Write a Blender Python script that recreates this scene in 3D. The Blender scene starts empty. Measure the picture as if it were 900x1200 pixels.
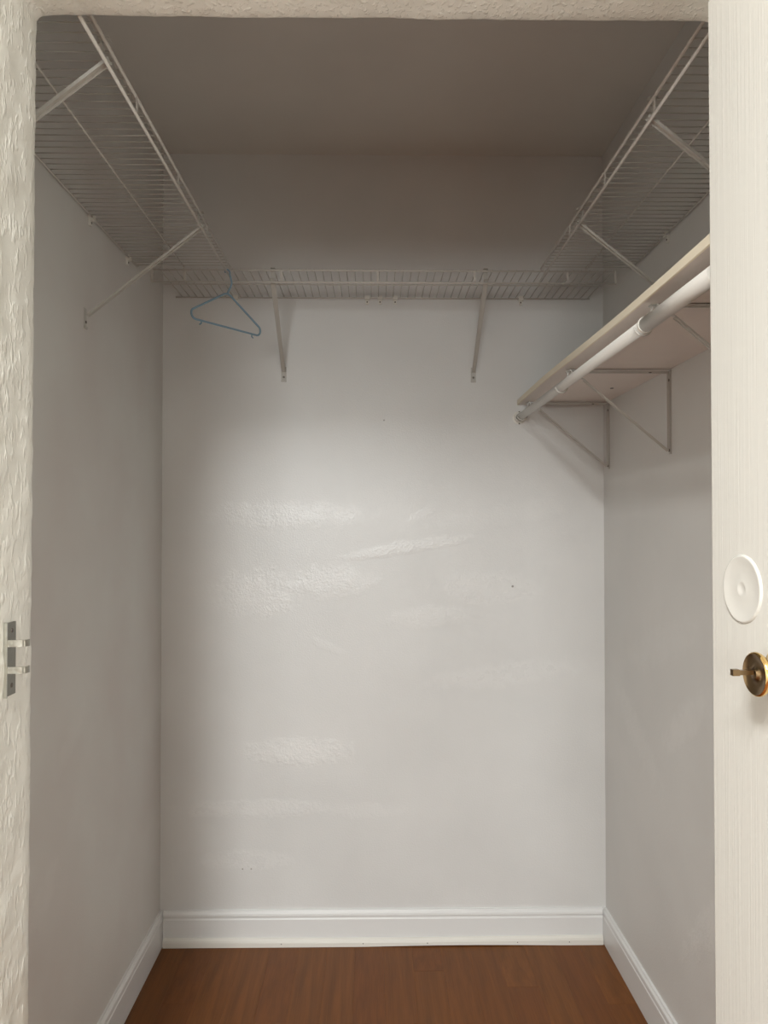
import bpy, bmesh, math, random
from mathutils import Vector, Matrix, noise
random.seed(7)
S = bpy.context.scene
C = S.collection
H = 1.447                       # camera height above the floor

# ---------------------------------------------------------------- camera
cam = bpy.data.cameras.new('camera'); co = bpy.data.objects.new('camera', cam); C.objects.link(co)
co.location = (0, 0, H)
co.rotation_euler = (math.radians(91.0), 0, math.radians(-.83))
cam.sensor_fit = 'HORIZONTAL'; cam.sensor_width = 36; cam.lens = 36*901/900
cam.clip_start = .02
S.camera = co
# ---------------------------------------------------------------- world, light, exposure
w = bpy.data.worlds.new('world'); S.world = w; w.use_nodes = True
bg = w.node_tree.nodes['Background']; bg.inputs[0].default_value = (.95, .97, 1, 1); bg.inputs[1].default_value = .6
S.view_settings.view_transform = 'Standard'; S.view_settings.look = 'None'
S.view_settings.gamma = 1; S.view_settings.use_curve_mapping = False
S.view_settings.exposure = 0.62

def area(name, loc, rot, sx, sy, power, col):
    l = bpy.data.lights.new(name, 'AREA'); l.shape = 'RECTANGLE'; l.size = sx; l.size_y = sy
    l.energy = power; l.color = col
    o = bpy.data.objects.new(name, l); o.location = loc; o.rotation_euler = rot; C.objects.link(o); return o
# daylight coming in through the window of the room behind the camera
area('window_daylight', (-.65, -5.08, 1.72), (math.radians(90), 0, 0), 1.3, 1.1, 62, (.95, .99, .985))
# long ceiling lamp of that room, a little left of the camera
area('ceiling_lamp_light', (-.42, -.70, 2.69), (0, 0, 0), .25, 1.1, 69, (.97, .985, .975))

# ---------------------------------------------------------------- materials
def new_mat(name):
    m = bpy.data.materials.new(name); m.use_nodes = True
    return m, m.node_tree.nodes, m.node_tree.links, m.node_tree.nodes['Principled BSDF']
def simple(name, col, rough=.5, metal=0, bump=0, bscale=60, spec=.5, var=0):
    m, n, l, b = new_mat(name)
    b.inputs['Base Color'].default_value = (*col, 1); b.inputs['Roughness'].default_value = rough
    b.inputs['Metallic'].default_value = metal; b.inputs['Specular IOR Level'].default_value = spec
    tc = n.new('ShaderNodeTexCoord')
    if bump:
        t = n.new('ShaderNodeTexNoise'); t.inputs['Scale'].default_value = bscale; l.new(tc.outputs['Object'], t.inputs['Vector'])
        bp = n.new('ShaderNodeBump'); bp.inputs['Strength'].default_value = bump; bp.inputs['Distance'].default_value = .002
        l.new(t.outputs['Fac'], bp.inputs['Height']); l.new(bp.outputs['Normal'], b.inputs['Normal'])
    if var:
        t = n.new('ShaderNodeTexNoise'); t.inputs['Scale'].default_value = 9; l.new(tc.outputs['Object'], t.inputs['Vector'])
        mx = n.new('ShaderNodeMix'); mx.data_type = 'RGBA'
        mx.inputs[6].default_value = (*[c*(1-var) for c in col], 1); mx.inputs[7].default_value = (*[min(1, c*(1+var)) for c in col], 1)
        l.new(t.outputs['Fac'], mx.inputs[0]); l.new(mx.outputs[2], b.inputs['Base Color'])
    return m

def math_node(n, l, op, a, b=None, c=None, clamp=False):
    m = n.new('ShaderNodeMath'); m.operation = op; m.use_clamp = clamp
    for i, v in enumerate((a, b, c)):
        if v is None: continue
        if isinstance(v, (int, float)): m.inputs[i].default_value = v
        else: l.new(v, m.inputs[i])
    return m.outputs[0]

def wall_paint(name, col, rough=.42, bump=.25, peel=170, patches=(), plane='XZ', dots=(), mottle=.03, tint=None, stretch=(1, 1, 1), dist=.0015, sparse=False):
    """painted plaster: orange-peel relief, faint mottling; patches = touched-up spots (u, v, ru, rv, angle, strength)"""
    m, n, l, b = new_mat(name)
    tc = n.new('ShaderNodeTexCoord'); obj = tc.outputs['Object']
    sep = n.new('ShaderNodeSeparateXYZ'); l.new(obj, sep.inputs[0])
    U, V = (sep.outputs[0], sep.outputs[2]) if plane == 'XZ' else (sep.outputs[1], sep.outputs[2])
    big = n.new('ShaderNodeTexNoise'); big.inputs['Scale'].default_value = 2.6; big.inputs['Detail'].default_value = 3; l.new(obj, big.inputs['Vector'])
    mp = n.new('ShaderNodeMapping'); mp.inputs['Scale'].default_value = stretch; l.new(obj, mp.inputs['Vector'])
    fine = n.new('ShaderNodeTexNoise'); fine.inputs['Scale'].default_value = peel; fine.inputs['Detail'].default_value = 2
    l.new(mp.outputs[0], fine.inputs['Vector'])
    mx = n.new('ShaderNodeMix'); mx.data_type = 'RGBA'
    c2 = tint or tuple(c*(1-2*mottle) for c in col)
    mx.inputs[6].default_value = (*c2, 1); mx.inputs[7].default_value = (*col, 1)
    mr = n.new('ShaderNodeMapRange'); mr.inputs[1].default_value = .35; mr.inputs[2].default_value = .65; l.new(big.outputs['Fac'], mr.inputs[0])
    l.new(mr.outputs[0], mx.inputs[0])
    colour = mx.outputs[2]; mask = None
    if patches:
        nz = n.new('ShaderNodeTexNoise'); nz.inputs['Scale'].default_value = 22; nz.inputs['Detail'].default_value = 5; nz.inputs['Roughness'].default_value = .65
        l.new(obj, nz.inputs['Vector'])
        edge = math_node(n, l, 'MULTIPLY_ADD', nz.outputs['Fac'], 2.6, -1.3)
        for (pu, pv, ru, rv, an, st) in patches:
            ca, sa = math.cos(an), math.sin(an)
            du = math_node(n, l, 'SUBTRACT', U, pu); dv = math_node(n, l, 'SUBTRACT', V, pv)
            a = math_node(n, l, 'MULTIPLY', du, ca/ru); a = math_node(n, l, 'MULTIPLY_ADD', dv, sa/ru, a)
            c = math_node(n, l, 'MULTIPLY', dv, ca/rv); c = math_node(n, l, 'MULTIPLY_ADD', du, -sa/rv, c)
            r = math_node(n, l, 'ADD', math_node(n, l, 'MULTIPLY', a, a), math_node(n, l, 'MULTIPLY', c, c))
            r = math_node(n, l, 'ADD', r, edge)
            k = n.new('ShaderNodeMapRange'); k.interpolation_type = 'SMOOTHSTEP'
            k.inputs[1].default_value = 1.25; k.inputs[2].default_value = -.1; k.inputs[4].default_value = st
            l.new(r, k.inputs[0])
            mask = k.outputs[0] if mask is None else math_node(n, l, 'MAXIMUM', mask, k.outputs[0])
        m2 = n.new('ShaderNodeMix'); m2.data_type = 'RGBA'
        m2.inputs[7].default_value = (*[min(.97, c*1.17+.03) for c in col], 1)
        l.new(math_node(n, l, 'MULTIPLY', mask, .55), m2.inputs[0]); l.new(colour, m2.inputs[6]); colour = m2.outputs[2]
        rg = math_node(n, l, 'MULTIPLY_ADD', mask, -.22, rough); l.new(rg, b.inputs['Roughness'])
    else:
        b.inputs['Roughness'].default_value = rough
    for (pu, pv, rr) in dots:                                   # nail holes
        du = math_node(n, l, 'SUBTRACT', U, pu); dv = math_node(n, l, 'SUBTRACT', V, pv)
        r = math_node(n, l, 'ADD', math_node(n, l, 'MULTIPLY', du, du), math_node(n, l, 'MULTIPLY', dv, dv))
        k = math_node(n, l, 'LESS_THAN', r, rr*rr)
        m3 = n.new('ShaderNodeMix'); m3.data_type = 'RGBA'; m3.inputs[7].default_value = (.18, .15, .12, 1)
        l.new(math_node(n, l, 'MULTIPLY', k, .7), m3.inputs[0]); l.new(colour, m3.inputs[6]); colour = m3.outputs[2]
    l.new(colour, b.inputs['Base Color'])
    bp = n.new('ShaderNodeBump'); bp.inputs['Strength'].default_value = bump; bp.inputs['Distance'].default_value = dist
    if sparse:
        sm = n.new('ShaderNodeMapRange'); sm.interpolation_type = 'SMOOTHSTEP'; sm.inputs[1].default_value = .50; sm.inputs[2].default_value = .70
        l.new(fine.outputs['Fac'], sm.inputs[0]); l.new(sm.outputs[0], bp.inputs['Height'])
    else: l.new(fine.outputs['Fac'], bp.inputs['Height'])
    out = bp.outputs[0]
    if mask is not None:
        co_ = n.new('ShaderNodeTexNoise'); co_.inputs['Scale'].default_value = 150; co_.inputs['Detail'].default_value = 2; l.new(obj, co_.inputs['Vector'])
        b2 = n.new('ShaderNodeBump'); b2.inputs['Strength'].default_value = .75; b2.inputs['Distance'].default_value = .0024
        l.new(math_node(n, l, 'MULTIPLY', mask, math_node(n, l, 'ADD', co_.outputs['Fac'], .4)), b2.inputs['Height']); l.new(out, b2.inputs['Normal']); out = b2.outputs[0]
    l.new(out, b.inputs['Normal'])
    return m

def bw(x, y): return ((x-437)/335, (615.5-y)/335 + H)           # a spot on the back wall
def bpatch(x, y, rx, ry, an, st):
    u, v = bw(x, y); return (u, v, rx/335, ry/335, an, st*.8)
bp_ = [bpatch(385, 682, 62, 20, .1, .6), bpatch(300, 695, 52, 30, 0, .75), bpatch(345, 603, 105, 17, 0, .5),
       bpatch(478, 641, 85, 8, .16, .6), bpatch(352, 879, 68, 17, 0, 1.0), bpatch(300, 945, 92, 12, 0, .6),
       bpatch(292, 1004, 62, 12, 0, .45), bpatch(575, 690, 65, 22, 0, .55), bpatch(505, 722, 55, 14, .1, .5),
       bpatch(600, 600, 90, 14, .15, .25), bpatch(590, 790, 100, 16, .12, .4), bpatch(385, 757, 22, 6, -.4, .22), bpatch(492, 604, 22, 6, .4, .3),
       bpatch(430, 948, 50, 10, 0, .3)]
dots = [(*bw(450, 492), .0028), (*bw(286, 1014), .0026), (*bw(296, 1014), .0026), (*bw(601, 687), .004)]
WALL = (.76, .755, .74)
M_back = wall_paint('back_wall_paint', WALL, .34, .28, 190, bp_, 'XZ', dots)
rp = [(1.78, .55, .32, .05, -.75, .5), (2.0, .93, .2, .05, -.6, .35), (2.2, 1.1, .3, .06, -.3, .2), (2.35, .8, .25, .06, .5, .25)]
M_right = wall_paint('right_wall_paint', (.74, .73, .705), .5, .22, 190, rp, 'YZ')
lp = [(1.9, .93, .12, .04, .6, .2), (1.75, .62, .1, .05, .5, .2)]
M_left = wall_paint('left_wall_paint', (.73, .725, .695), .55, .22, 190, lp, 'YZ', tint=(.68, .65, .62))
M_ceil = wall_paint('ceiling_paint', (.76, .74, .695), .7, .2, 90)
M_jamb = wall_paint('opening_plaster', (.89, .88, .81), .3, .36, 85, stretch=(1.6, 1.3, .6), dist=.003, sparse=True)
M_room = wall_paint('room_paint', (.78, .76, .72), .6, .2, 120)
M_trim = simple('trim_paint', (.80, .80, .79), .32, bump=.12, bscale=45)
M_shoe = simple('shoe_moulding_paint', (.82, .80, .74), .35, bump=.15, bscale=60)
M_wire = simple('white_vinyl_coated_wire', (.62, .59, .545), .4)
M_cross = simple('shaded_wire', (.54, .52, .475), .5)  # same white wire, colour darkened to stand for its unlit look
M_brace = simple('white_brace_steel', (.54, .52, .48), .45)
M_clip = simple('clip_plastic', (.80, .78, .72), .4)
M_hook = simple('bright_painted_hook', (.92, .91, .88), .25)
M_screw = simple('screw_steel', (.16, .14, .12), .45, .8)
M_dark = simple('dark_hole', (.05, .045, .04), .8)
M_board = simple('painted_shelf_board', (.78, .70, .645), .5, bump=.2, bscale=40, var=.03)
M_edge = simple('cream_shelf_edge', (.86, .78, .62), .5, bump=.15, bscale=40)
M_rod = simple('painted_rod', (.68, .66, .62), .33, bump=.1, bscale=30)
M_hang = simple('light_blue_plastic', (.23, .35, .44), .4)
M_steel = simple('zinc_steel', (.5, .49, .44), .3, 1.0, bump=.4, bscale=90)
M_plate = simple('dull_zinc', (.30, .295, .26), .42, 1.0, bump=.5, bscale=120)
M_brass = simple('polished_brass', (.85, .60, .25), .13, 1.0)
M_brass_refl = simple('brass_dark_reflection', (.26, .18, .10), .28, 1.0)  # brass browned: the dark reflection on the knob face is put into its colour
M_cover = simple('ivory_plastic', (.62, .607, .565), .25)
M_jc = simple('glass_white_frame', (.85, .85, .85), .3)

def door_mat():
    m, n, l, b = new_mat('brush_painted_wood')
    b.inputs['Base Color'].default_value = (.605, .592, .55, 1); b.inputs['Roughness'].default_value = .4
    tc = n.new('ShaderNodeTexCoord'); mp = n.new('ShaderNodeMapping'); mp.inputs['Scale'].default_value = (260, 260, 4)
    t = n.new('ShaderNodeTexNoise'); t.inputs['Scale'].default_value = 1; l.new(tc.outputs['Object'], mp.inputs[0]); l.new(mp.outputs[0], t.inputs['Vector'])
    bp = n.new('ShaderNodeBump'); bp.inputs['Strength'].default_value = .35; bp.inputs['Distance'].default_value = .001
    l.new(t.outputs['Fac'], bp.inputs['Height']); l.new(bp.outputs[0], b.inputs['Normal'])
    return m
M_door = door_mat()

def floor_mat(i):
    m, n, l, b = new_mat('cherry_laminate_%s' % 'abcd'[i])
    base = [(.175, .060, .013), (.165, .055, .012), (.184, .065, .014), (.172, .060, .013)][i]
    tc = n.new('ShaderNodeTexCoord'); mp = n.new('ShaderNodeMapping'); mp.inputs['Scale'].default_value = (38, 1.6, 1)
    mp.inputs['Location'].default_value = (i*3.7, i*9.1, 0)
    t = n.new('ShaderNodeTexNoise'); t.inputs['Scale'].default_value = 1; t.inputs['Detail'].default_value = 5; t.inputs['Roughness'].default_value = .6
    l.new(tc.outputs['Object'], mp.inputs[0]); l.new(mp.outputs[0], t.inputs['Vector'])
    mp2 = n.new('ShaderNodeMapping'); mp2.inputs['Scale'].default_value = (300, 6, 1); l.new(tc.outputs['Object'], mp2.inputs[0])
    t2 = n.new('ShaderNodeTexNoise'); t2.inputs['Scale'].default_value = 1; l.new(mp2.outputs[0], t2.inputs['Vector'])
    f = math_node(n, l, 'ADD', math_node(n, l, 'MULTIPLY', t.outputs['Fac'], .7), math_node(n, l, 'MULTIPLY', t2.outputs['Fac'], .3))
    r = n.new('ShaderNodeValToRGB'); l.new(f, r.inputs[0])
    r.color_ramp.elements[0].position = .33; r.color_ramp.elements[0].color = (*[c*.72 for c in base], 1)
    r.color_ramp.elements[1].position = .68; r.color_ramp.elements[1].color = (*[c*1.22 for c in base], 1)
    l.new(r.outputs[0], b.inputs['Base Color']); b.inputs['Roughness'].default_value = .45; b.inputs['Specular IOR Level'].default_value = .25
    return m
M_floor = [floor_mat(i) for i in range(4)]
M_sub = simple('subfloor', (.05, .025, .012), .8)

# ---------------------------------------------------------------- mesh helpers
def link(name, bm, mat, parent=None, smooth=False, bevel=0):
    me = bpy.data.meshes.new(name)
    if bevel:
        bmesh.ops.bevel(bm, geom=[e for e in bm.edges if e.calc_face_angle(0) > .5], offset=bevel, segments=2, affect='EDGES', profile=.5)
    bmesh.ops.recalc_face_normals(bm, faces=bm.faces)
    bm.to_mesh(me); bm.free()
    if smooth:
        for p in me.polygons: p.use_smooth = True
    me.materials.append(mat)
    o = bpy.data.objects.new(name, me); C.objects.link(o)
    if parent: o.parent = parent
    return o
def share(o, name, parent, loc=(0, 0, 0), rot=(0, 0, 0)):
    c = o.copy(); c.name = name; c.parent = parent; c.location = loc; c.rotation_euler = rot; C.objects.link(c); return c
def box(bm, x0, x1, y0, y1, z0, z1, m=None):
    v = [bm.verts.new(p) for p in [(x0, y0, z0), (x1, y0, z0), (x1, y1, z0), (x0, y1, z0), (x0, y0, z1), (x1, y0, z1), (x1, y1, z1), (x0, y1, z1)]]
    for f in [(0, 3, 2, 1), (4, 5, 6, 7), (0, 1, 5, 4), (1, 2, 6, 5), (2, 3, 7, 6), (3, 0, 4, 7)]: bm.faces.new([v[i] for i in f])
    if m: bmesh.ops.transform(bm, matrix=m, verts=v)
    return v
def tube(bm, pts, r, seg=8, radii=None, closed=False):
    pts = [Vector(p) for p in pts]; n = len(pts); rings = []; up = None
    for i, p in enumerate(pts):
        if closed: t = (pts[(i+1) % n]-pts[i-1]).normalized()
        else: t = (pts[min(i+1, n-1)]-pts[max(i-1, 0)]).normalized()
        if up is None:
            up = Vector((0, 0, 1)) if abs(t.z) < .9 else Vector((1, 0, 0))
        a = (up - t*up.dot(t)).normalized(); b = t.cross(a); up = a
        rr = radii[i] if radii else r
        rings.append([bm.verts.new(p + rr*(math.cos(2*math.pi*k/seg)*a + math.sin(2*math.pi*k/seg)*b)) for k in range(seg)])
    for i in range(n if closed else n-1):
        A, B = rings[i], rings[(i+1) % n]
        for k in range(seg): bm.faces.new([A[k], A[(k+1) % seg], B[(k+1) % seg], B[k]])
    if not closed: bm.faces.new(rings[0][::-1]); bm.faces.new(rings[-1])
def lathe(bm, prof, origin, axis, seg=32):
    """prof: (distance along axis, radius)"""
    ax = Vector(axis).normalized(); a = ax.orthogonal().normalized(); b = ax.cross(a); o = Vector(origin); rings = []
    for d, r in prof:
        if r < 1e-6: rings.append([bm.verts.new(o+ax*d)])
        else: rings.append([bm.verts.new(o+ax*d+r*(math.cos(2*math.pi*k/seg)*a+math.sin(2*math.pi*k/seg)*b)) for k in range(seg)])
    for A, B in zip(rings, rings[1:]):
        for k in range(seg):
            q = [A[k % len(A)], A[(k+1) % seg % len(A)], B[(k+1) % seg % len(B)], B[k % len(B)]]
            q = list(dict.fromkeys(q))
            if len(q) > 2: bm.faces.new(q)
def strip(bm, p0, p1, side, w0, t, w1=None, cup=0):
    """flat bar / shallow channel from p0 to p1; side = width direction; cup = flange depth"""
    p0, p1 = Vector(p0), Vector(p1); d = (p1-p0).normalized(); s = Vector(side).normalized(); s = (s-d*s.dot(d)).normalized(); nrm = d.cross(s)
    w1 = w1 or w0
    def sec(p, w):
        h = w/2
        if not cup: return [p-s*h, p+s*h, p+s*h+nrm*t, p-s*h+nrm*t]
        return [p-s*h, p-s*h-nrm*cup, p-s*(h-t)-nrm*cup, p-s*(h-t)-nrm*t, p+s*(h-t)-nrm*t, p+s*(h-t)-nrm*cup, p+s*h-nrm*cup, p+s*h]
    A = [bm.verts.new(q) for q in sec(p0, w0)]; B = [bm.verts.new(q) for q in sec(p1, w1)]; n = len(A)
    for k in range(n): bm.faces.new([A[k], A[(k+1) % n], B[(k+1) % n], B[k]])
    bm.faces.new(A[::-1]); bm.faces.new(B)
def empty(name, loc, label, cat, group=None):
    o = bpy.data.objects.new(name, None); o.location = loc; o.empty_display_size = .05; C.objects.link(o); tag(o, label, cat, group); return o
def tag(o, label, cat, group=None):
    o['label'] = label; o['category'] = cat
    if group: o['group'] = group
def struct(name, bm, mat, **k):
    o = link(name, bm, mat, **k); o['kind'] = 'structure'; return o

XL, XR, YB, ZC = -.735, .812, 2.69, 2.753        # closet interior
YF0, YF1 = 1.00, 1.13                            # front wall (with the opening)
OL, OR, OZ = -.4955, .505, H+.7512                # opening
RX0, RX1, RY = -1.75, .60, -5.2                 # room behind the camera

# ---------------------------------------------------------------- shell
bm = bmesh.new(); box(bm, RX0-.1, RX1+.35, RY-.1, YB+.1, -.09, -.012); floor = struct('floor', bm, M_sub)
protos = []
PW = .0965
for i in range(4):
    bm = bmesh.new(); box(bm, -PW/2+.00005, PW/2-.00005, 0, 1.2-.0001, -.012, 0)
    bmesh.ops.bevel(bm, geom=[e for e in bm.edges if all(v.co.z > -.001 for v in e.verts)], offset=.0003, segments=1, affect='EDGES')
    me = bpy.data.meshes.new('plank'); bm.to_mesh(me); bm.free(); me.materials.append(M_floor[i]); protos.append(me)
x = XL + PW/2 - PW*11; col = 0
while x < XR + .05:
    lo = RY - .02; hi = YB+.03
    off = (col*0.43) % 1.2
    y = hi - off if off > .2 else hi
    cuts = [hi]
    while cuts[-1] > lo: cuts.append((hi-off if (len(cuts) == 1 and off > .15) else cuts[-1]-1.2))
    for a, b_ in zip(cuts[1:], cuts):
        if b_ - a < .02: continue
        if x > RX1+.05 and b_ < YF0: continue
        o = bpy.data.objects.new('plank', protos[random.randrange(4)]); o.parent = floor
        a2 = max(a, lo); o.location = (x, a2, 0); o.scale = (1, (b_-a2)/1.2, 1); C.objects.link(o)
    x += PW; col += 1

bm = bmesh.new(); box(bm, XL-.1, XR+.1, YB, YB+.1, 0, ZC); struct('wall_back', bm, M_back)
bm = bmesh.new(); box(bm, XL-.1, XL, YF1-.01, YB, 0, ZC); struct('wall_left', bm, M_left)
bm = bmesh.new(); box(bm, XR, XR+.1, YF1-.01, YB, 0, ZC); struct('wall_right', bm, M_right)
bm = bmesh.new(); box(bm, RX0-.1, XR+.1, RY-.1, YB+.1, ZC, ZC+.1); struct('ceiling', bm, M_ceil)
bm = bmesh.new(); box(bm, RX0-.1, RX0, RY, YF0, 0, ZC); struct('wall_room_left', bm, M_room)
bm = bmesh.new(); box(bm, RX1, RX1+.1, RY, YF0, 0, ZC); struct('wall_room_right', bm, M_room)
# room wall with the window
WX0, WX1, WZ0, WZ1 = -1.35, .05, 1.12, 2.32
bm = bmesh.new()
box(bm, RX0-.1, WX0, RY-.1, RY, 0, ZC); box(bm, WX1, RX1+.1, RY-.1, RY, 0, ZC)
box(bm, WX0, WX1, RY-.1, RY, 0, WZ0); box(bm, WX0, WX1, RY-.1, RY, WZ1, ZC)
struct('wall_room_rear', bm, M_room)
bm = bmesh.new()
for a in (WX0, WX1-.05): box(bm, a, a+.05, RY-.07, RY-.02, WZ0, WZ1)
for a in (WZ0, WZ1-.05): box(bm, WX0+.05, WX1-.05, RY-.07, RY-.02, a, a+.05)
win = struct('window_1', bm, M_jc)
bm = bmesh.new(); mxx = (WX0+WX1)/2; box(bm, mxx-.02, mxx+.02, RY-.065, RY-.025, WZ0+.05, WZ1-.05); link('mullion', bm, M_jc, win)

# front wall: plain fields plus a swept plaster edge round the opening (slightly wavy, as in the photo)
bm = bmesh.new()
E = .06
box(bm, RX0-.1, OL-E, YF0, YF1, 0, ZC); box(bm, OR+E, XR+.1, YF0, YF1, 0, ZC); box(bm, OL-E, OR+E, YF0, YF1, OZ+E, ZC)
path = []                                      # (x, z, outward nx, nz)
st = .004
n_ = int((OZ-.012)/st)
for i in range(n_+1): path.append((OL, (OZ-.012)*i/n_, -1, 0))
for i in range(1, 6):
    a = math.pi - i/6*math.pi/2; path.append((OL+.012+.012*math.cos(a), OZ-.012+.012*math.sin(a), math.cos(a), math.sin(a)))
m_ = int((OR-OL-.024)/st)
for i in range(m_+1): path.append((OL+.012+(OR-OL-.024)*i/m_, OZ, 0, 1))
for i in range(1, 6):
    a = math.pi/2 - i/6*math.pi/2; path.append((OR-.012+.012*math.cos(a), OZ-.012+.012*math.sin(a), math.cos(a), math.sin(a)))
for i in range(n_+1): path.append((OR, (OZ-.012)*(1-i/n_), 1, 0))
R_ = .005
prof = [(E, YF0), (.03, YF0), (R_, YF0), (R_*.3, YF0+R_*.3), (0, YF0+R_)] + [(0, YF0+.02+i*.011) for i in range(9)] + [(0, YF1-R_), (R_*.3, YF1-R_*.3), (R_, YF1), (.03, YF1), (E, YF1)]
rows = []
for k, (px_, pz_, nx, nz) in enumerate(path):
    row = []
    for j, (d, y) in enumerate(prof):
        if j in (0, len(prof)-1):
            # outer edge ends on the rectangular hole of the plain fields
            if nx and nz: dd = (E-.0)/max(abs(nx), abs(nz)); X = OL-E if (abs(nx) >= abs(nz) and nx < 0) else (OR+E if abs(nx) >= abs(nz) else px_); Z = OZ+E if abs(nz) > abs(nx) else pz_
            else: X, Z = px_+nx*E, pz_+nz*E
            row.append(bm.verts.new((X, y, Z)))
            continue
        q = Vector((px_*18, y*30, pz_*18)); q2 = Vector((px_*60, y*60, pz_*60))
        wob = .0016*noise.noise(q)+.0011*noise.noise(q2)
        if (OR - px_) < .001: wob = 0
        d2 = d + wob
        row.append(bm.verts.new((px_+nx*d2, y + (.0006*noise.noise(q2) if .002 < abs(y-YF0) and abs(y-YF1) > .002 else 0), pz_+nz*d2)))
    rows.append(row)
for A, B in zip(rows, rows[1:]):
    for j in range(len(prof)-1):
        bm.faces.new([A[j], A[j+1], B[j+1], B[j]])
# corner fillers behind the rounded corner
wf = struct('wall_front', bm, M_jamb)
for p in wf.data.polygons: p.use_smooth = p.area < .002

# baseboards: profiled boards (board, bead, bevelled cap)
bh = .118
bprof = [(0, 0), (.0135, 0), (.0135, .088), (.0115, .092), (.0115, .097), (.0135, .100), (.0125, .107), (.0085, .112), (.0065, .117), (0, bh)]
def board(bm, p0, p1, inward, prof):
    p0, p1, n = Vector(p0), Vector(p1), Vector(inward)
    A = [bm.verts.new(p0+n*d+Vector((0, 0, z))) for d, z in prof]; B = [bm.verts.new(p1+n*d+Vector((0, 0, z))) for d, z in prof]
    k = len(A)
    for i in range(k): bm.faces.new([A[i], A[(i+1) % k], B[(i+1) % k], B[i]])
    bm.faces.new(A[::-1]); bm.faces.new(B)
bm = bmesh.new(); board(bm, (XL+.0145, YB, .001), (XR-.0145, YB, .001), (0, -1, 0), bprof); bbk = struct('baseboard_back', bm, M_trim)
bm = bmesh.new(); board(bm, (XL, YF1, .001), (XL, YB, .001), (1, 0, 0), bprof); struct('baseboard_left', bm, M_trim)
bm = bmesh.new(); board(bm, (XR, YF1, .001), (XR, YB, .001), (-1, 0, 0), bprof); struct('baseboard_right', bm, M_trim)
# slightly wavy shoe moulding nailed in front of the back baseboard
bm = bmesh.new(); sp = [(0, 0), (.011, 0), (.011, .014), (.009, .021), (.004, .026), (0, .027)]; prev = None; N = 40
for i in range(N+1):
    X = XL+.016+(XR-.016-XL-.016)*i/N; dz = .0035*math.sin(i/N*math.pi)**2*(-1) + .0028
    cur = [bm.verts.new((X, YB-.0138-d, .0005 + (z+dz if z > 0 else max(0, .0035*math.sin((i/N-.45)*math.pi*2.2))) )) for d, z in sp]
    if prev:
        for k in range(len(sp)): bm.faces.new([prev[k], prev[(k+1) % len(sp)], cur[(k+1) % len(sp)], cur[k]])
    else: bm.faces.new(cur[::-1])
    prev = cur
bm.faces.new(prev); shoe = link('shoe_moulding', bm, M_shoe, bbk)
for px_ in (332, 426, 500, 604, 664):
    bm = bmesh.new(); lathe(bm, [(0, 0), (0, .0016), (-.001, .0016)], ((px_-437)/335, YB-.0255, .012), (0, -1, 0), 8); link('nail_head', bm, M_dark, shoe)

# ---------------------------------------------------------------- open door on the right
ang = math.radians(4.7)
D0 = Vector((.4335, .98, 0)); DT = Vector((math.sin(ang), -math.cos(ang), 0)); DN = Vector((-math.cos(ang), -math.sin(ang), 0))   # along the leaf, face normal
DW, DTK, DH0, DH1 = .78, .036, .010, H+.680
def dm(s, z, out=0): return D0+DT*s+DN*out+Vector((0, 0, z))
bm = bmesh.new()
v = []
for (s, o_) in ((0, 0), (DW, 0), (DW, -DTK), (0, -DTK)): v.append((bm.verts.new(dm(s, DH0, o_)), bm.verts.new(dm(s, DH1, o_))))
for i in range(4): bm.faces.new([v[i][0], v[(i+1) % 4][0], v[(i+1) % 4][1], v[i][1]])
bm.faces.new([a[0] for a in v][::-1]); bm.faces.new([a[1] for a in v])
bmesh.ops.bevel(bm, geom=[e for e in bm.edges], offset=.0035, segments=3, affect='EDGES', profile=.5)
door = struct('door_1', bm, M_door)
# round ivory blanking plate over the bore above the knob
c = dm(.0713, H-.0755, 0)
bm = bmesh.new(); lathe(bm, [(0, .041), (.0008, .0408), (.0022, .0392), (.0024, .038), (.0014, .035), (.0013, .010), (.0016, .0075), (.0003, .005), (.0001, 0)], c, DN, 56)
cv = link('cover_plate', bm, M_cover, door, smooth=True); cv['label'] = 'round ivory plastic cover plate with a dimpled centre'
# knob
p = .030; kc = dm(.145, H-.162, 0)
bm = bmesh.new(); lathe(bm, [(0, .028), (.002, .028), (.004, .026), (.006, .018), (.010, .0125), (.014, .012), (.018, .015), (.024, .0225), (.0275, .0242), (p, .0238), (p+.0012, .0222)], kc, DN, 48)
kn = link('door_knob', bm, M_brass, door, smooth=True); kn['label'] = 'polished brass door knob'
bm = bmesh.new(); lathe(bm, [(p+.0012, .0222), (p-.0005, .0195), (p-.002, .013), (p-.0015, .0060), (p+.001, .0055), (p+.0015, .0045), (p+.0015, 0)], kc, DN, 40)
kf = link('knob_face', bm, M_brass_refl, kn, smooth=True); kf['label'] = 'dark dished brass face'
bm = bmesh.new(); sdir = DT
q0 = kc+DN*(p+.003); q1 = kc+DN*(p+.019); q2 = kc+DN*(p+.0265)
strip(bm, q0, q1, DT, .006, .005); strip(bm, q1+Vector((0, 0, -.0008)), q2+Vector((0, 0, -.0008)), DT, .007, .0068, .006)
link('turn_button', bm, M_brass_refl, kn, bevel=.0005)
# hinges joining leaf to the room wall at the near end
for z in (.25, 1.2, 1.95):
    bm = bmesh.new(); e = dm(DW-.004, z, -DTK-.006); lathe(bm, [(0, 0), (0, .006), (.09, .006), (.09, 0)], e, (0, 0, 1), 12)
    box(bm, e.x, RX1, e.y-.002, e.y+.002, z, z+.09)
    link('hinge', bm, M_steel, door)

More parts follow.
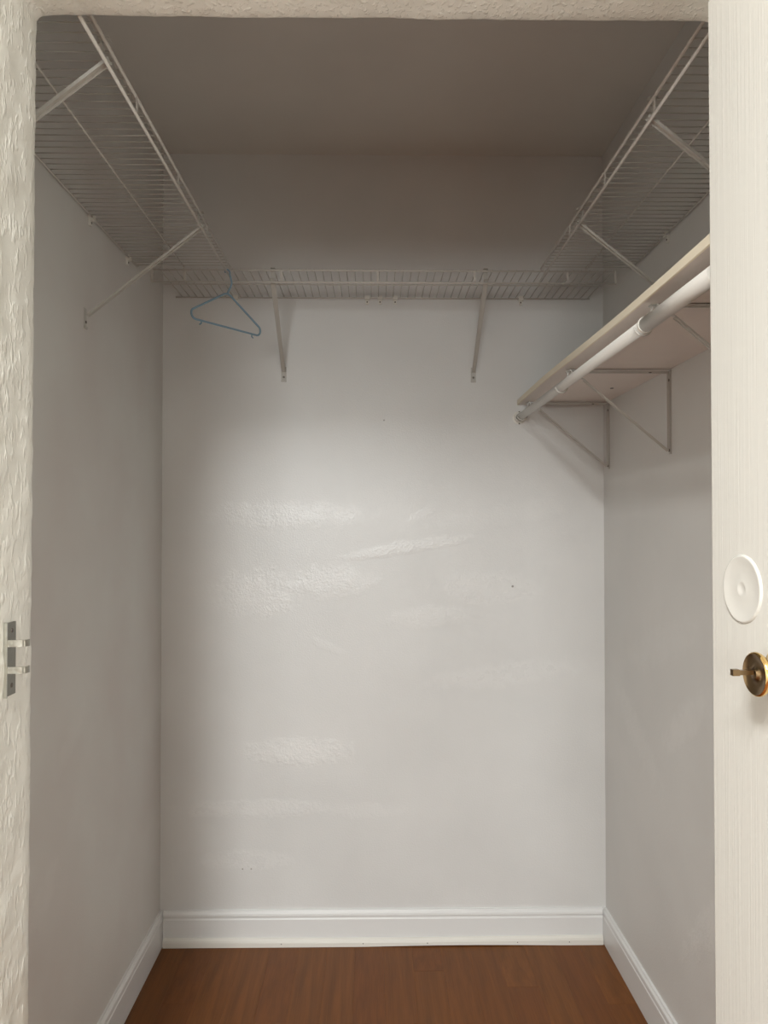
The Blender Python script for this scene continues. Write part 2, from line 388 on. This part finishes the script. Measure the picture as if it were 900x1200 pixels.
# ---------------------------------------------------------------- hinge leaf on the left reveal
hp = empty('latch_bracket', (OL, 1.062, H-.186), 'dull metal plate with two folded tongues on the left side of the opening', 'latch')
PX = OL+.0004
def pb(y0, y1, z0, z1, x0, x1): 
    bm = bmesh.new(); box(bm, x0-OL, x1-OL, y0-1.08, y1-1.08, z0+.19, z1+.19); return bm
bm = pb(1.062, 1.090, -.235, -.136, PX, PX+.0022)
pl = link('plate', bm, M_plate, hp, bevel=.0006)
bm = pb(1.0600, 1.0622, -.236, -.135, PX, PX+.0042); link('plate_lip', bm, M_steel, hp, bevel=.0004)
def tongue(z):
    bm = bmesh.new(); t = .0022; hh = .0092
    line = [(.004, 1.0622), (.012, 1.0622), (.0235, 1.0620), (.0245, 1.0630), (.0250, 1.0640), (.0265, 1.0652), (.0282, 1.0680), (.0290, 1.0710), (.0292, 1.0740)]
    def sec(i):
        a = Vector((*line[max(0, i-1)], 0)); b = Vector((*line[min(len(line)-1, i+1)], 0)); d = (b-a).normalized(); n = Vector((-d.y, d.x, 0))
        c0 = Vector((line[i][0], line[i][1]-1.08, z+.19))
        return [bm.verts.new(c0), bm.verts.new(c0+n*t), bm.verts.new(c0+n*t+Vector((0, 0, hh))), bm.verts.new(c0+Vector((0, 0, hh)))]
    pr = sec(0); bm.faces.new(pr)
    for i in range(1, len(line)):
        cu = sec(i)
        for k in range(4): bm.faces.new([pr[k], pr[(k+1) % 4], cu[(k+1) % 4], cu[k]])
        pr = cu
    bm.faces.new(pr)
    # stub that roots the tongue in the plate
    box(bm, .0006, .0045, 1.0622-1.08, 1.0655-1.08, z+.19, z+.19+hh)
    return link('tongue', bm, M_steel, hp)
tongue(-.1675); tongue(-.2035)
for zz in (-.1475, -.222):
    bm = bmesh.new(); lathe(bm, [(.0022, .0035), (.0032, .003), (.0034, 0)], (0, 1.079-1.08, zz+.19), (1, 0, 0), 12); link('screw', bm, M_screw, hp)

# ---------------------------------------------------------------- ventilated wire shelves
ZS, LIP = H+.80, .040
RW, RM, RR = .0013, .0022, .0031
def wire_shelf(label, origin, rot, length, depth, pitch, posts, clips, braces, wire_range, wall_off=.010, front_ext=(0, 0)):
    """local frame: x along the wall, y out from the wall, z=0 at the wires. braces: x positions"""
    root = empty('wire_shelf', origin, label, 'shelf', 'white wire shelves round the closet')
    root.rotation_euler = (0, 0, rot)
    f0, f1 = front_ext
    for nm, y, z, r, a, b_ in (('wall_rail', wall_off, -RW-RM, RM, 0, length), ('middle_rail', (depth+wall_off)/2, -RW-RM, RM, 0, length),
                               ('front_rail', depth, -RR-RW, RR, -f0, length+f1), ('lip_rail', depth+.004, -LIP-RR, RR*1.05, -f0, length+f1)):
        bm = bmesh.new(); tube(bm, [(a, y, z), (b_, y, z)], r, 10); link(nm, bm, M_wire, root, smooth=True)
    first = None; x = wire_range[0]
    while x <= wire_range[1]:
        if first is None:
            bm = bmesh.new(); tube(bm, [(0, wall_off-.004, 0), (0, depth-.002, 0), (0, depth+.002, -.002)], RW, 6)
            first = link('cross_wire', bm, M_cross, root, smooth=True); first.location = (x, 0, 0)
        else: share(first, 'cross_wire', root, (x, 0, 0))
        x += pitch
    pf = None
    for x in posts:
        if pf is None:
            bm = bmesh.new(); strip(bm, (0, depth+.002, -.004), (0, depth+.004, -LIP-RR), (1, 0, 0), .0075, .0016); pf = link('lip_post', bm, M_wire, root); pf.location = (x, 0, 0)
        else: share(pf, 'lip_post', root, (x, 0, 0))
    cf = None
    for x in clips:
        if cf is None:
            bm = bmesh.new(); box(bm, -.008, .008, 0, .014, -.010, .004); box(bm, -.0055, .0055, 0, .006, -.024, -.010)
            cf = link('wall_clip', bm, M_clip, root, bevel=.0012); cf.location = (x, 0, 0)
            bm = bmesh.new(); lathe(bm, [(0, .0028), (.0012, .0026), (.0012, 0)], (0, .006, -.0165), (0, 1, 0), 10); sc = link('screw', bm, M_screw, cf)
        else:
            c = share(cf, 'wall_clip', root, (x, 0, 0)); share(sc, 'screw', c)
    bf = None
    for x in braces:
        if bf is None:
            bf = bpy.data.objects.new('tmp', None)
            bm = bmesh.new()
            top = Vector((0, depth+.004, -.030)); foot = Vector((0, .006, -.262))
            strip(bm, top, foot, (1, 0, 0), .0155, .0012, .0125, cup=.0055)
            strip(bm, (0, depth-.007, -.004), (0, depth-.003, -.034), (1, 0, 0), .014, .0014)           # hook tab behind the front rails
            strip(bm, (0, depth-.012, .0028), (0, depth+.006, .0028), (1, 0, 0), .014, .0014)
            bf = link('brace', bm, M_brace, root); bf.location = (x, 0, 0)
            bm = bmesh.new(); strip(bm, (0, .0005, -.245), (0, .0005, -.297), (1, 0, 0), .018, .0018)
            vs = box(bm, -.009, .009, .0005, .004, -.298, -.292)
            bfoot = link('foot', bm, M_brace, bf, bevel=.0006)
            bm = bmesh.new(); lathe(bm, [(0, .0038), (.0015, .0036), (.002, 0)], (0, .0022, -.281), (0, 1, 0), 12); bs = link('screw', bm, M_screw, bf)
        else:
            c = share(bf, 'brace', root, (x, 0, 0)); share(bfoot, 'foot', c); share(bs, 'screw', c)
    return root
# left: local x = +Y world, local y = +X world  -> rotation -90deg gives x->-Y ; use mirrored lengths
YS0 = 1.134; YS1 = 2.365
# rot +90: local x -> +Y, local y -> -X : the right shelf.   rot -90: local x -> -Y, local y -> +X : the left shelf (origin at the far end)
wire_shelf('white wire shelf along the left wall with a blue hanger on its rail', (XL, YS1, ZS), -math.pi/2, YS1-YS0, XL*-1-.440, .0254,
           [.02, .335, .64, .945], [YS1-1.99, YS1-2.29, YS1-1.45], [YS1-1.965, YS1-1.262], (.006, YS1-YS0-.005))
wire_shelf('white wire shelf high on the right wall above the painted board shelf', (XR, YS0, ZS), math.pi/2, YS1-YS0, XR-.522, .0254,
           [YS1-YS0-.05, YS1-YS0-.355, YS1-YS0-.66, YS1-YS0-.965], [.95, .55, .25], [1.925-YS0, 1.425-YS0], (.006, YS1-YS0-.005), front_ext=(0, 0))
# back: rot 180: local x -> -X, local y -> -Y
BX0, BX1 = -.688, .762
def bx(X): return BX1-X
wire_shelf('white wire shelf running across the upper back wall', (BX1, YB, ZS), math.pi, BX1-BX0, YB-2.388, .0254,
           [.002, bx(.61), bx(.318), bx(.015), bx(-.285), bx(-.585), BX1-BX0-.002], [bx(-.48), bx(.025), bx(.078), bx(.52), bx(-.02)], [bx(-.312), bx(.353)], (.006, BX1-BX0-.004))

# ---------------------------------------------------------------- painted board shelf with steel brackets, and the rod
ZB = H+.4265                                    # underside at the wall
SY0, SY1, SX0 = 1.138, YB-.004, .508
sh = empty('board_shelf', (XR, 1.9, ZB), 'white painted board shelf with cream front edge on the right wall', 'shelf')
def L(x, y, z): return (x-XR, y-1.9, z-ZB)
bm = bmesh.new(); N = 16
rows = []
def sag(y, x): return -.004*math.sin((y-SY0)/(SY1-SY0)*math.pi*2)*(XR-x)/.3 - .0035*(XR-x)/.3
for i in range(N+1):
    y = SY0+(SY1-SY0)*i/N
    rows.append([bm.verts.new(L(SX0+.0012, y, ZB+sag(y, SX0))), bm.verts.new(L(XR-.001, y, ZB)), bm.verts.new(L(XR-.001, y, ZB+.017)), bm.verts.new(L(SX0+.0012, y, ZB+.017+sag(y, SX0)))])
for A, B in zip(rows, rows[1:]):
    for k in range(4): bm.faces.new([A[k], A[(k+1) % 4], B[(k+1) % 4], B[k]])
bm.faces.new(rows[0][::-1]); bm.faces.new(rows[-1]); link('board', bm, M_board, sh)
bm = bmesh.new(); rows = []
for i in range(N+1):
    y = SY0+(SY1-SY0)*i/N; s_ = sag(y, SX0)
    rows.append([bm.verts.new(L(SX0-.0015, y, ZB+s_+.0008)), bm.verts.new(L(SX0+.0014, y, ZB+s_-.0003)), bm.verts.new(L(SX0+.0014, y, ZB+.0174+s_)), bm.verts.new(L(SX0-.0015, y, ZB+.0165+s_))])
for A, B in zip(rows, rows[1:]):
    for k in range(4): bm.faces.new([A[k], A[(k+1) % 4], B[(k+1) % 4], B[k]])
bm.faces.new(rows[0][::-1]); bm.faces.new(rows[-1]); ed = link('edge_band', bm, M_edge, sh); ed['label'] = 'cream painted front edge'
RX, RZ, RRAD = .514, H+.378, .0145
bmf = None
for yb in (2.628, 2.082, 1.45):
    bm = bmesh.new()
    strip(bm, (-.002, 0, -.004), (-.002, 0, -.232), (0, 1, 0), .016, .002)              # wall leg
    strip(bm, (-.004, 0, -.0065), (-.285, 0, -.0065), (0, 1, 0), .016, .002)            # shelf leg
    strip(bm, (-.002, 0, -.008), (-.285, 0, -.008), (0, 0, 1), .007, .0012); strip(bm, (-.006, 0, -.008), (-.006, 0, -.22), (1, 0, 0), .007, .0012)
    strip(bm, (-.236, 0, -.0285), (-.006, 0, -.222), (0, 1, 0), .012, .0025, cup=.004)  # diagonal
    strip(bm, (-.285, 0, -.0075), (-.236, 0, -.0300), (0, 1, 0), .008, .0025)
    # hook wire that drops from the shelf leg and cradles the rod
    if bmf is None:
        bmf = link('bracket', bm, M_brace, sh); bmf.location = (0, yb-1.9, 0)
        subs = []
        for (xx, zz, ax) in ((-.0035, -.222, (-1, 0, 0)), (-.0035, -.03, (-1, 0, 0)), (-.055, -.0085, (0, 0, -1))):
            b2 = bmesh.new(); lathe(b2, [(0, .0042), (.002, .0038), (.0024, 0)], (xx, 0, zz), ax, 12); subs.append(link('screw', b2, M_screw, bmf))
        b2 = bmesh.new(); cx, cz = RX-XR, RZ-ZB; pts = [(cx+.055, 0, -.008), (cx+.030, 0, -.016)]
        for k in range(13):
            a = math.radians(40 - k*18); pts.append((cx+(RRAD+.0022)*math.cos(a), 0, cz+(RRAD+.0022)*math.sin(a)))
        tube(b2, pts, .0022, 8); subs.append(link('rod_hook', b2, M_brace, bmf, smooth=True))
        b2 = bmesh.new(); hx = cx+.024
        strip(b2, (hx+.014, 0, -.0035), (hx-.004, 0, -.0035), (0, 1, 0), .016, .002); strip(b2, (hx-.004, .004, -.003), (hx-.011, .002, -.027), (0, 1, 0), .008, .002)
        strip(b2, (hx-.002, -.004, -.004), (hx+.007, -.012, -.020), (0, 1, 0), .008, .002); subs.append(link('hook_tip', b2, M_hook, bmf))
    else:
        bm.free(); c = share(bmf, 'bracket', sh, (0, yb-1.9, 0))
        for s_ in subs: share(s_, s_.name.split('.')[0], c)
# lone screw heads under the board
for (X, Y) in ((.742, 2.37), (.70, 1.62)):
    bm = bmesh.new(); lathe(bm, [(0, .0055), (.0015, .005), (.002, 0)], L(X, Y, ZB-.0002), (0, 0, -1), 12); link('screw', bm, M_screw, sh)

rod = empty('closet_rod', (RX, 1.9, RZ), 'white telescoping hanging rod under the front edge of the board shelf', 'rod')
def rl(y): return (0, y-1.9, 0)
bm = bmesh.new(); tube(bm, [rl(1.137), rl(1.436)], RRAD, 28); link('outer_tube', bm, M_rod, rod, smooth=False)
for p_ in rod.children[0].data.polygons: p_.use_smooth = len(p_.vertices) == 4
bm = bmesh.new(); tube(bm, [rl(1.43), rl(2.672)], RRAD-.0018, 28); o = link('inner_tube', bm, M_rod, rod)
for p_ in o.data.polygons: p_.use_smooth = len(p_.vertices) == 4
bm = bmesh.new(); lathe(bm, [(0, RRAD-.001), (0, RRAD+.0012), (.006, RRAD+.0012), (.006, RRAD-.0018)], rl(1.432), (0, 1, 0), 32); link('tube_lip', bm, M_clip, rod)
# end socket screwed to the back wall
bm = bmesh.new(); lathe(bm, [(0, 0), (0, .023), (-.003, .023), (-.004, .018), (-.019, .0172), (-.019, .0138), (-.004, .0138)], (0, YB-1.9, 0), (0, 1, 0), 32)
o = link('end_socket', bm, M_clip, rod)
for s_ in (-1, 1):
    b2 = bmesh.new(); lathe(b2, [(0, .003), (.0015, .0026), (.0018, 0)], (s_*.0, YB-1.9-.003, s_*.0202), (0, -1, 0), 10); link('screw', b2, M_screw, o)

# ---------------------------------------------------------------- blue hanger on the left shelf's lip rail
HX, HY, HZ = -.4400+.004, 2.300, ZS-LIP-RR
hg = empty('coat_hanger', (HX, HY, HZ), 'light blue plastic hanger hooked on the end of the left wire shelf', 'hanger')
hd = Vector((.62, .785, 0)).normalized()
def hl(u, z): return Vector((hd.x*u, hd.y*u, z))
hr = .0026
# hook: over the rail, down the right side into the neck
hk = []
for k in range(11):
    a = math.radians(200 - k*22); hk.append(hl(.0095*math.cos(a), .0015+.0085*math.sin(a)))
hk += [hl(.0145, -.018), hl(.0165, -.027), hl(.012, -.040), hl(.003, -.055), hl(.0, -.064)]
bm = bmesh.new(); tube(bm, hk, hr, 10, radii=[hr*.9]*11+[hr, hr*1.05, hr*1.1, hr*1.2, hr*1.25]); link('hook', bm, M_hang, hg, smooth=True)
# triangular body with rounded shoulders
def arc(c, r, a0, a1, n=7): return [(c[0]+r*math.cos(math.radians(a0+(a1-a0)*i/n)), c[1]+r*math.sin(math.radians(a0+(a1-a0)*i/n))) for i in range(n+1)]
body = [(.0, -.062), (.012, -.066)] + arc((.118, -.148), .016, 40, -90) + [(.06, -.164), (-.06, -.164)] + arc((-.118, -.148), .016, -90, -220) + [(-.012, -.066)]
bm = bmesh.new(); tube(bm, [hl(u, z) for u, z in body], .0031, 10, closed=True); link('frame', bm, M_hang, hg, smooth=True)
for s_ in (-1, 1):
    bm = bmesh.new(); tube(bm, [hl(s_*.098, -.165), hl(s_*.098, -.172), hl(s_*.104, -.176)], .0022, 8); link('peg', bm, M_hang, hg, smooth=True)
